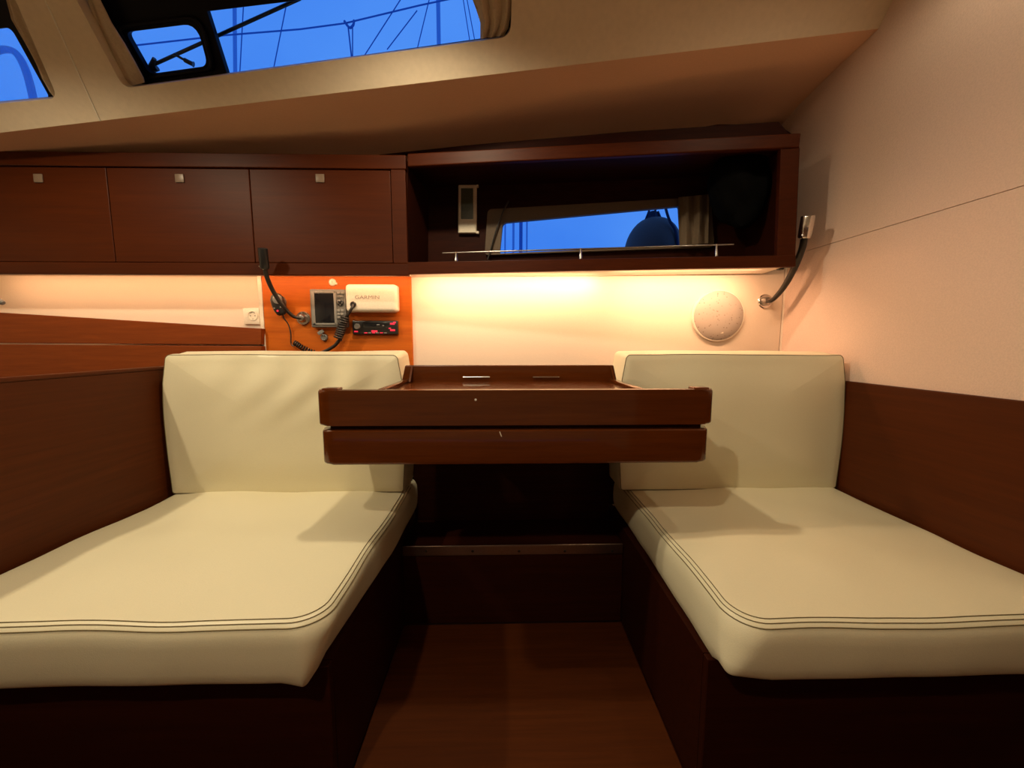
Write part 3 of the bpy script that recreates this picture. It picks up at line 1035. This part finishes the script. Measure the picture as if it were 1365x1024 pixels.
# curtain at the right of the porthole
bm = B()
n_ = 16
rf = []
for i in range(9):
    v_ = i / 8
    rowf, rowb = [], []
    for k in range(n_ + 1):
        u = k / n_
        px = 906 + (944 - 906) * u + 3 * (1 - v_) * (u - 0.5)
        py = 263 + (328 - 263) * v_ - 4 * u
        off = BO - 0.045 + 0.010 * math.sin(u * 15 + v_ * 1.2) + 0.005 * noise.noise(V((u * 3, v_ * 4, 0)))
        p = onS(px, py, off)
        rowf.append(bm.verts.new(p))
        rowb.append(bm.verts.new(p + nS * 0.004))
    rf.append((rowf, rowb))
for i in range(8):
    for k in range(n_):
        bm.faces.new((rf[i][0][k], rf[i][0][k + 1], rf[i + 1][0][k + 1], rf[i + 1][0][k]))
        bm.faces.new((rf[i][1][k], rf[i + 1][1][k], rf[i + 1][1][k + 1], rf[i][1][k + 1]))
mk('curtain', bm, CURT2, None, True, 'beige curtain hanging at the right of the shelf porthole', 'curtain')

# fiddle rail on the shelf edge
fr_ = empty('fiddle_rail', onS(774, 343, 0.012), 'thin chrome fiddle rail on three posts along the open shelf', 'rail')
mk('rail', tube(B(), [onS(590, 337.5, 0.01), onS(978, 326, 0.01)], 0.003, 10), ALU, fr_, True)
for px, py, pyb in ((608, 337, 348.5), (774, 332, 345), (955, 326.7, 341.5)):
    a_, b_ = onS(px, py - 1, 0.01), onS(px, pyb, 0.01)
    mk('rail_post', tube(B(), [b_, b_.lerp(a_, 0.25), b_.lerp(a_, 0.8), a_], [0.006, 0.0055, 0.0035, 0.0045], 10), CHROME, fr_, True)

# weather display hanging at the left of the shelf back
wy = BO - 0.004
e = empty('thermometer_display', onS(623, 312, wy), 'upright pale grey thermometer with a dark green screen in the open shelf', 'thermometer')


def sbox(name, px0, py0, px1, py1, d0, d1, mat, parent, bev=0.002, label=None):
    pts = [onS(px0, py1, wy - d0), onS(px1, py1, wy - d0), onS(px1, py0, wy - d0), onS(px0, py0, wy - d0)]
    return mk(name, prism(B(), pts, nS * (d0 - d1), bev), mat, parent, label=label)


sbox('body', 610.5, 246, 635, 311, 0.018, 0.0, THERM, e, 0.004)
for n2, a_ in (('bezel', (612, 248, 633, 249.5)), ('bezel', (612, 293.5, 633, 295)), ('bezel', (612, 248, 613.8, 295)), ('bezel', (631.2, 248, 633, 295))):
    sbox(n2, a_[0], a_[1], a_[2], a_[3], 0.021, 0.018, THERM, e, 0.0005)
sbox('screen', 614.5, 251, 630.5, 292, 0.0195, 0.018, LCD, e, 0.0003, 'dark green screen')
sbox('battery_cover', 612, 298, 634, 310, 0.0205, 0.018, THERM, e, 0.001)
sbox('side_tab', 635, 246, 637.5, 249, 0.016, 0.002, THERM, e, 0.0005)
sbox('side_tab', 635, 308, 638, 311.5, 0.016, 0.002, THERM, e, 0.0005)

# black cord hanging in front of the porthole surround
mk('cord', tube(B(), spline([onS(678, 268, BO - 0.03), onS(670, 284, BO - 0.034), onS(660, 312, BO - 0.036), onS(654, 334, BO - 0.03), onS(650, 346, BO - 0.03)]), 0.0035, 8), RUBBER, None, True,
   'thin black cord hanging left of the porthole', 'cord')

# black bag stuffed in the right corner of the shelf
bm = B()
bmesh.ops.create_icosphere(bm, subdivisions=4, radius=1)
c = onS(988, 262, 0.15)
c0_ = onS(985, 210, 0.15)
for v in bm.verts:
    d = v.co.copy()
    s_ = 1 + 0.22 * noise.noise(d * 1.6) + 0.06 * noise.noise(d * 5)
    q = V((d.x * 0.12, d.y * 0.080, d.z * 0.165)) * s_
    if d.z < 0:
        q.z *= 0.9
        q.x *= 1 + 0.4 * d.z * 0.8
    v.co = c + q + V((0.0, 0, 0.03))
mk('dark_bag', bm, DARKCLOTH, None, True, 'black crumpled cloth bag in the right corner of the open shelf', 'bag')

# fender and ropes outside the porthole
FY = 2.45
fc = at(869, 331, FY)
fe = empty('fender', fc, 'dark grey round boat fender hanging outside the porthole', 'fender')
R_ = (at(905, 330, FY).x - at(833, 330, FY).x) / 2
prof = []
for k in range(19):
    a_ = -math.pi / 2 + math.pi * k / 18
    prof.append((R_ * math.cos(a_) ** 0.85 if math.cos(a_) > 1e-6 else 0.001, R_ * 1.22 * math.sin(a_)))
mk('body', lathe(B(), [(r_, h + R_ * 0.15) for r_, h in prof], fc - V((0, 0, 0.05)), (0.1, 0, 1), 32), FEND, fe, True)
t_ = at(870, 289, FY)
mk('eye', lathe(B(), [(0.055, -0.02), (0.05, 0.0), (0.035, 0.03), (0.028, 0.055), (0.02, 0.065)], t_ - V((0, 0, 0.035)), (0.05, 0, 1), 20), NAVY, fe, True, label='navy rope eye')
for a_, c_ in (((862, 240), (866, 292)), ((876, 240), (873, 290)), ((865, 282), (857, 302)), ((877, 282), (884, 299))):
    mk('lanyard', tube(B(), [at(*a_, FY - 0.02), at(*c_, FY - 0.04)], 0.0065, 8), NAVY, fe, True)
mk('mooring_rope', tube(B(), spline([at(880, 240, 2.3), at(887, 276, 2.3), at(893, 295, 2.3), at(901, 310, 2.3), at(905, 345, 2.3)]), 0.008, 8), NAVY, None, True,
   'dark rope running down right of the fender outside the porthole', 'rope')
for i, (px, r_, lab) in enumerate([(673, 0.05, 'faint mast at the left edge of the porthole'), (684, 0.07, 'pale mast second from the left in the porthole'), (694, 0.11, 'broad dark mast left of centre in the porthole'), (702, 0.05, 'thin mast rightmost of the cluster in the porthole')]):
    mk('distant_mast', tube(B(), [at(px, 380, 26), at(px + 1, 200, 26)], r_, 8), MASTM if i != 2 else RIG, None, True, lab, 'mast', 'masts outside the porthole')

# led tape under the cabinet
lt = empty('led_strip', (-0.5, CY + 0.022, zl0 + 0.012), 'warm led strip tucked behind the lower rail of the wall cabinet', 'lamp')
mk('tape', box(B(), -2.3, xj, CY + 0.0185, CY + 0.0225, zl0 + 0.004, zl0 + 0.014), LEDM, lt)

# ------------------------------------------------------------------ instruments on the board
def P(px, py, lift=0.0):
    return at(px, py, BY - lift)


def pbox(name, px0, py0, px1, py1, d0, d1, mat, parent=None, bev=0.002, seg=2, **k):
    """box on the board; d0..d1 distances in front of the board."""
    ym = BY - (d0 + d1) / 2
    a_, c_ = at(px0, py1, BY - max(d0, d1)), at(px1, py0, BY - max(d0, d1))
    return mk(name, box(B(), a_.x, c_.x, BY - max(d0, d1), BY - min(d0, d1), a_.z, c_.z, bev, seg), mat, parent, True, **k)


# chart plotter
cp = empty('chart_plotter', P(436, 437), 'grey chart plotter with a black screen and key column on the instrument board', 'chart plotter')
pbox('housing', 415, 385.5, 460, 436.5, 0.0, 0.030, GREYP, cp, 0.005, 3)
pbox('screen', 418.5, 391, 446, 431, 0.029, 0.0318, SCREEN, cp, 0.001, label='black screen')
for a_ in ((417.5, 388.5, 447.5, 390.5), (417.5, 431, 447.5, 433), (416.8, 388.5, 418.3, 433), (446.2, 388.5, 447.6, 433)):
    pbox('bezel', *a_, 0.030, 0.0335, BUTT, cp, 0.0005)
for j, (y_, h_) in enumerate(((389, 3.2), (393.5, 3.2), (412.5, 3.2), (417, 3.2), (421.5, 3.2))):
    for x_ in (449.5, 454.2):
        pbox('key', x_, y_, x_ + 3.9, y_ + h_, 0.030, 0.034, BUTT, cp, 0.001)
c_ = P(453.8, 404, 0.03)
mk('rocker_key', lathe(B(), [(0.0135, 0), (0.0135, 0.003), (0.010, 0.005), (0.006, 0.0045)], c_, (0, -1, 0), 24), BLACK, cp, True, label='round black rocker key')
for q in range(4):
    a_ = math.radians(90 * q)
    mk('key', lathe(B(), [(0.0026, 0), (0.0022, 0.0012)], c_ + V((0.0085 * math.cos(a_), -0.0042, 0.0085 * math.sin(a_))), (0, -1, 0), 8), BUTT, cp)
q = P(425, 389.5, 0.0338)
text('print', 'GARMIN', 0.0075, (q.x, q.y, q.z), LABEL, cp, 0.0002)

# white sun cover with embossed name
sc = empty('sun_cover', P(494, 416), 'white plastic instrument sun cover with faint lettering beside the chart plotter', 'cover')
pbox('shell', 460.5, 378.5, 528, 416, 0.0, 0.052, WPLAST, sc, 0.016, 4)
pbox('end_flange', 519, 380, 529, 415, 0.004, 0.044, WPLAST, sc, 0.008, 3)
q = P(489.5, 396.5, 0.0525)
text('lettering', 'GARMIN', 0.021, (q.x, q.y, q.z), INK, sc, 0.0005, 1.3)
q = P(471, 406, 0.052)
mk('grommet', lathe(B(), [(0.0125, 0), (0.0125, 0.004), (0.009, 0.007), (0.006, 0.006)], q, (0, -1, 0), 20), BLACK, sc, True)

# car radio
cr_ = empty('car_radio', P(501, 446), 'black car radio with red-lit keys under the white cover', 'radio')
pbox('faceplate', 470, 427.5, 530, 446, 0.0, 0.016, BLACK, cr_, 0.004, 3)
pbox('display', 484, 430, 518, 436.5, 0.0155, 0.0172, SCREEN, cr_, 0.0005, label='dark display')
c_ = P(476.5, 435.5, 0.016)
mk('volume_knob', lathe(B(), [(0.0125, 0), (0.0125, 0.007), (0.010, 0.0095), (0.003, 0.009)], c_, (0, -1, 0), 24), GREYP, cr_, True, label='grey volume knob')
for a_ in ((472, 441, 477, 443), (520, 430.5, 526, 433), (524, 429, 527.5, 431), (520, 439, 526.5, 441.5), (518, 437, 521, 438.5), (495, 440.5, 503, 442.8)):
    pbox('lit_key', *a_, 0.0155, 0.0175, REDLED, cr_, 0.0004, label='red-lit key')
for k in range(6):
    pbox('key', 485.5 + k * 5.2, 443.2, 489.5 + k * 5.2, 444.4, 0.0155, 0.0172, REDLED if k % 2 == 0 else BUTT, cr_, 0.0003)
pbox('marking', 502, 432.5, 506, 433.3, 0.0171, 0.0174, LABEL, cr_, 0)
pbox('marking', 509.5, 433.8, 512, 434.6, 0.0171, 0.0174, LABEL, cr_, 0)

# white cabinet catch above the plotter
e = empty('lock_knob', P(444, 380), 'small round cream lock above the chart plotter', 'lock')
c_ = P(443.5, 376.5)
mk('rosette', lathe(B(), [(0.0155, 0), (0.0155, 0.004), (0.011, 0.008), (0.009, 0.008)], c_, (0, -1, 0), 24), WPLAST, e, True)
mk('tab', box(B(), c_.x + 0.008, c_.x + 0.021, BY - 0.007, BY - 0.001, c_.z - 0.010, c_.z - 0.001, 0.002), WPLAST, e, True)
mk('keyhole', tube(B(), spline([c_ + V((-0.003, -0.0083, 0.004)), c_ + V((0.002, -0.0083, 0.003)), c_ + V((0.0, -0.0083, -0.004))], 4), 0.0009, 6), INK, e)

# coiled cable helper
def coil(path, r_coil, turns, r_wire, taper=None, n=12):
    path = [V(p) for p in path]
    sp = spline(path, 16)
    tot = len(sp)
    out = []
    m_ = int(turns * n)
    nrm = None
    for i in range(m_ + 1):
        u = i / m_ * (tot - 1)
        k = min(int(u), tot - 2)
        p = sp[k].lerp(sp[k + 1], u - k)
        tg = (sp[k + 1] - sp[k]).normalized()
        if nrm is None:
            nrm = tg.cross(V((0, 1, 0))).normalized()
        nrm = (nrm - tg * nrm.dot(tg)).normalized()
        bn = tg.cross(nrm)
        a_ = 2 * math.pi * i / n
        out.append(p + (nrm * math.cos(a_) + bn * math.sin(a_)) * r_coil)
    return out


kb = empty('coiled_cable', P(455, 440), 'thick black coiled cable looping from the white cover down past the plotter', 'cable')
mk('plug_lead', tube(B(), spline([P(471, 406, 0.056), P(469, 411, 0.066), P(464, 419, 0.062), P(459, 425, 0.055)]), 0.0058, 10), RUBBER, kb, True)
mk('coil', tube(B(), coil([P(460, 423, 0.055), P(456.5, 432, 0.055), P(453.5, 442, 0.05), P(450, 452, 0.05)], 0.0145, 10, 0.0040), 0.0043, 8), RUBBER, kb, True)
mk('lead', tube(B(), spline([P(462, 424, 0.04), P(460, 436, 0.036), P(455, 449, 0.036), P(447, 460, 0.036), P(436, 467, 0.036), P(424, 472, 0.036)]), 0.007, 10), RUBBER, kb, True)

# marine radio handset on hook and its thin lead
hs = empty('radio_handset', P(370, 420), 'black marine radio handset hooked on the wood board behind the lamp arm', 'handset')
bm = B()
lathe(bm, [(0.012, -0.046), (0.020, -0.040), (0.027, -0.022), (0.029, 0.004), (0.028, 0.024), (0.020, 0.040), (0.009, 0.047)], P(371.5, 406, 0.026), (-0.28, 0, 1), 28)
c_ = P(371.5, 406, 0.026)
for v in bm.verts:
    v.co.y = c_.y + (v.co.y - c_.y) * 0.62
mk('body', bm, BLACK, hs, True)
c_ = P(370, 399, 0.044)
mk('grille', lathe(B(), [(0.020, 0), (0.019, 0.004), (0.012, 0.007), (0.004, 0.008)], c_, (0, -1, 0.1), 24), GREYP, hs, True, label='round grey grille')
mk('rear_clip', lathe(B(), [(0.030, 0), (0.030, 0.010), (0.022, 0.014)], P(372.5, 403, 0.0), (0, -1, 0), 28), BUTT, hs, True)
mk('button', lathe(B(), [(0.0045, 0), (0.0036, 0.002)], P(370, 414.5, 0.047), (0, -1, 0), 12), REDLED, hs, True, label='red button')
for a_ in ((365.5, 411), (374, 409.5)):
    mk('button', lathe(B(), [(0.0032, 0), (0.0026, 0.002)], P(*a_, 0.046), (0, -1, 0), 10), BUTT, hs, True)
mk('lead', tube(B(), spline([P(377, 418, 0.028), P(379, 425, 0.02), P(384, 432, 0.012), P(387.5, 444, 0.01), P(388, 458, 0.01), P(392, 462, 0.012)]), 0.0026, 8), RUBBER, hs, True)
mk('coil', tube(B(), coil([P(393, 457, 0.02), P(399, 461, 0.022), P(408, 466, 0.022), P(418, 470, 0.022)], 0.0095, 9, 0.003), 0.0030, 8), RUBBER, hs, True)

# small grey plug socket below the plotter
ps = empty('power_socket', P(432, 450), 'small grey power socket with its cap open below the chart plotter', 'socket')
mk('barrel', lathe(B(), [(0.0145, 0), (0.0145, 0.010), (0.011, 0.013), (0.008, 0.010)], P(433, 450, 0), (0, -1, 0), 24), GREYP, ps, True)
a_ = P(427.5, 443, 0.014)
bm = box(B(), -0.014, 0.014, -0.002, 0.002, -0.0075, 0.0075, 0.0015)
bmesh.ops.rotate(bm, verts=bm.verts, cent=(0, 0, 0), matrix=Matrix.Rotation(math.radians(-32), 3, 'Y'))
bmesh.ops.translate(bm, verts=bm.verts, vec=a_)
mk('cap', bm, BUTT, ps, True)
mk('strap', tube(B(), [P(429, 445, 0.012), P(432, 448, 0.010)], 0.003, 8), GREYP, ps, True)

# wall power outlet
ob = WY
a_, c_ = at(327, 432.5, ob), at(348, 411, ob)
po = empty('power_outlet', at(337, 433, ob), 'white square power outlet on the left wall', 'outlet')
mk('plate', box(B(), a_.x, c_.x - 0.004, ob - 0.010, ob, a_.z, c_.z, 0.003), WPLAST, po, True)
cc = at(337, 421, ob - 0.010)
mk('socket_ring', lathe(B(), [(0.0215, 0), (0.0215, 0.002), (0.019, 0.003), (0.018, 0.0005), (0.0, 0.0005)], cc, (0, -1, 0), 28), WPLAST, po, True)
for s_ in (-1, 1):
    mk('pin_hole', lathe(B(), [(0.0028, 0), (0.0026, 0.0008)], cc + V((s_ * 0.0095, -0.0006, 0)), (0, -1, 0), 10), INK, po)
mk('earth_clip', tube(B(), spline([cc + V((-0.010, -0.001, 0.010)), cc + V((0, -0.001, 0.0155)), cc + V((0.010, -0.001, 0.010))], 6), 0.0012, 6), INK, po)
mk('screw', lathe(B(), [(0.0022, 0), (0.002, 0.001)], cc + V((0.0, -0.0006, -0.0135)), (0, -1, 0), 10), INK, po)

# ------------------------------------------------------------------ gooseneck reading lamps
def gooseneck(name, base, nrm, path, rad, head_a, head_b, hr, lab, head_mat):
    base, nrm = V(base), V(nrm)
    e_ = empty(name, base, lab, 'lamp')
    mk('wall_plate', lathe(B(), [(0.030, 0), (0.030, 0.006), (0.027, 0.009), (0.020, 0.009)], base, nrm, 32), CHROME, e_, True, label='round chrome wall plate')
    mk('knuckle', lathe(B(), [(0.018, 0.008), (0.018, 0.022), (0.013, 0.030), (0.006, 0.032)], base, nrm, 24), ALU, e_, True)
    sp = spline(path, 10)
    n_ = len(sp)
    mk('flexible_arm', tube(B(), sp, [rad[0] + (rad[1] - rad[0]) * min(1, max(0, (i / n_ - 0.1) * 2.2)) for i in range(n_)], 14), RUBBER, e_, True, label='black flexible arm')
    ax = (V(head_b) - V(head_a))
    L_ = ax.length
    mk('head', lathe(B(), [(hr * 0.55, -0.004), (hr * 0.9, 0.0), (hr, 0.006), (hr, L_ - 0.003), (hr * 0.94, L_), (hr * 0.8, L_ - 0.002)], head_a, ax, 28), head_mat, e_, True)
    mk('switch', lathe(B(), [(0.0035, 0), (0.003, 0.004)], V(head_a) + V((-hr * 0.75, -hr * 0.55, 0.006)), (-0.8, -0.6, 0), 10), CHROME, e_, True)
    return e_


# right lamp on the turned wall
bp, nn = wallpt(1019, 402, 0.0)
K = [bp + nn * 0.022, bp + nn * 0.038 + V((0.008, 0, 0.002))]
gp = lambda px, py, y: at(px, py, y)
path = [K[0], gp(1025, 402, 1.62), gp(1032, 398, 1.59), gp(1046, 381, 1.55), gp(1060, 355, 1.50), gp(1069, 332, 1.46), gp(1072.5, 316, 1.44)]
gooseneck('reading_lamp', bp, nn, path, (0.0055, 0.0115), gp(1072.3, 317, 1.44), gp(1077.5, 287.5, 1.42), 0.0215,
          'chrome-headed gooseneck reading lamp beside the round cover at right', CHROME)
# left lamp on the instrument board
bp = P(405, 424.5)
path = [bp + V((0, -0.022, 0)), P(399, 424, 0.032), P(390, 421, 0.045), P(377, 408, 0.075), P(364, 388, 0.11), P(356, 370, 0.145), P(353, 357, 0.165)]
gooseneck('reading_lamp', bp, V((0, -1, 0)), path, (0.0055, 0.0085), P(353, 358, 0.168), P(350, 331, 0.19), 0.0165,
          'dark gooseneck reading lamp curving up over the radio handset', BLACK)
# tip of a third lamp at the far left edge
ty = 1.62
e = empty('reading_lamp', at(-60, 402, ty + 0.1), 'grey lamp tip poking in at the far left edge of the wall', 'lamp')
mk('head', tube(B(), spline([at(-22, 399, ty), at(-8, 400, ty), at(5, 404, ty)]), [0.012] * 14 + [0.010] * 2 + [0.006], 12), GREYP, e, True)
mk('arm', tube(B(), spline([at(-20, 400, ty), at(-40, 402, ty + 0.04), at(-60, 404, WY)]), 0.007, 10), RUBBER, e, True)

# ------------------------------------------------------------------ round cover on the right wall
c_, nn = wallpt(956, 421, 0.0)
rs = (wallpt(991, 421)[0] - wallpt(921, 421)[0]).length / 2
e = empty('wall_speaker', c_, 'round pale speckled speaker cover on the right wall', 'speaker')
mk('rim', lathe(B(), [(rs, 0), (rs, 0.008), (rs - 0.003, 0.012), (rs - 0.008, 0.012), (rs - 0.010, 0.007)], c_, nn, 56), WPLAST, e, True)
mk('dome', lathe(B(), [(rs - 0.006, 0.004), (rs - 0.008, 0.014), (rs - 0.02, 0.020), (rs * 0.6, 0.025), (rs * 0.3, 0.027), (0.001, 0.0275)], c_, nn, 56), SPECK, e, True)
q = wallpt(959, 442.5, 0.022)[0]
bm = box(B(), -0.016, 0.016, -0.001, 0.001, -0.0065, 0.0065, 0.0006, 1)
bmesh.ops.rotate(bm, verts=bm.verts, cent=(0, 0, 0), matrix=Matrix.Rotation(math.atan2(dS.y, dS.x), 3, 'Z'))
bmesh.ops.translate(bm, verts=bm.verts, vec=q)
mk('badge', bm, WPLAST, e)
mk('badge_outline', tube(B(), [q + nn * 0.0012 + dS * a_ + V((0, 0, h)) for a_, h in ((0.014, 0.005), (-0.014, 0.005), (-0.014, -0.004), (0.0, -0.004))], 0.0008, 6), INK, e)
# small sensor in the corner below the cabinet
p = onS(1040, 358, 0.12)
mk('cable_clip', box(B(), p.x - 0.010, p.x + 0.010, p.y - 0.01, p.y + 0.01, p.z - 0.006, p.z + 0.004, 0.003), BLACK, None, True,
   'tiny black clip under the right end of the open shelf', 'clip')
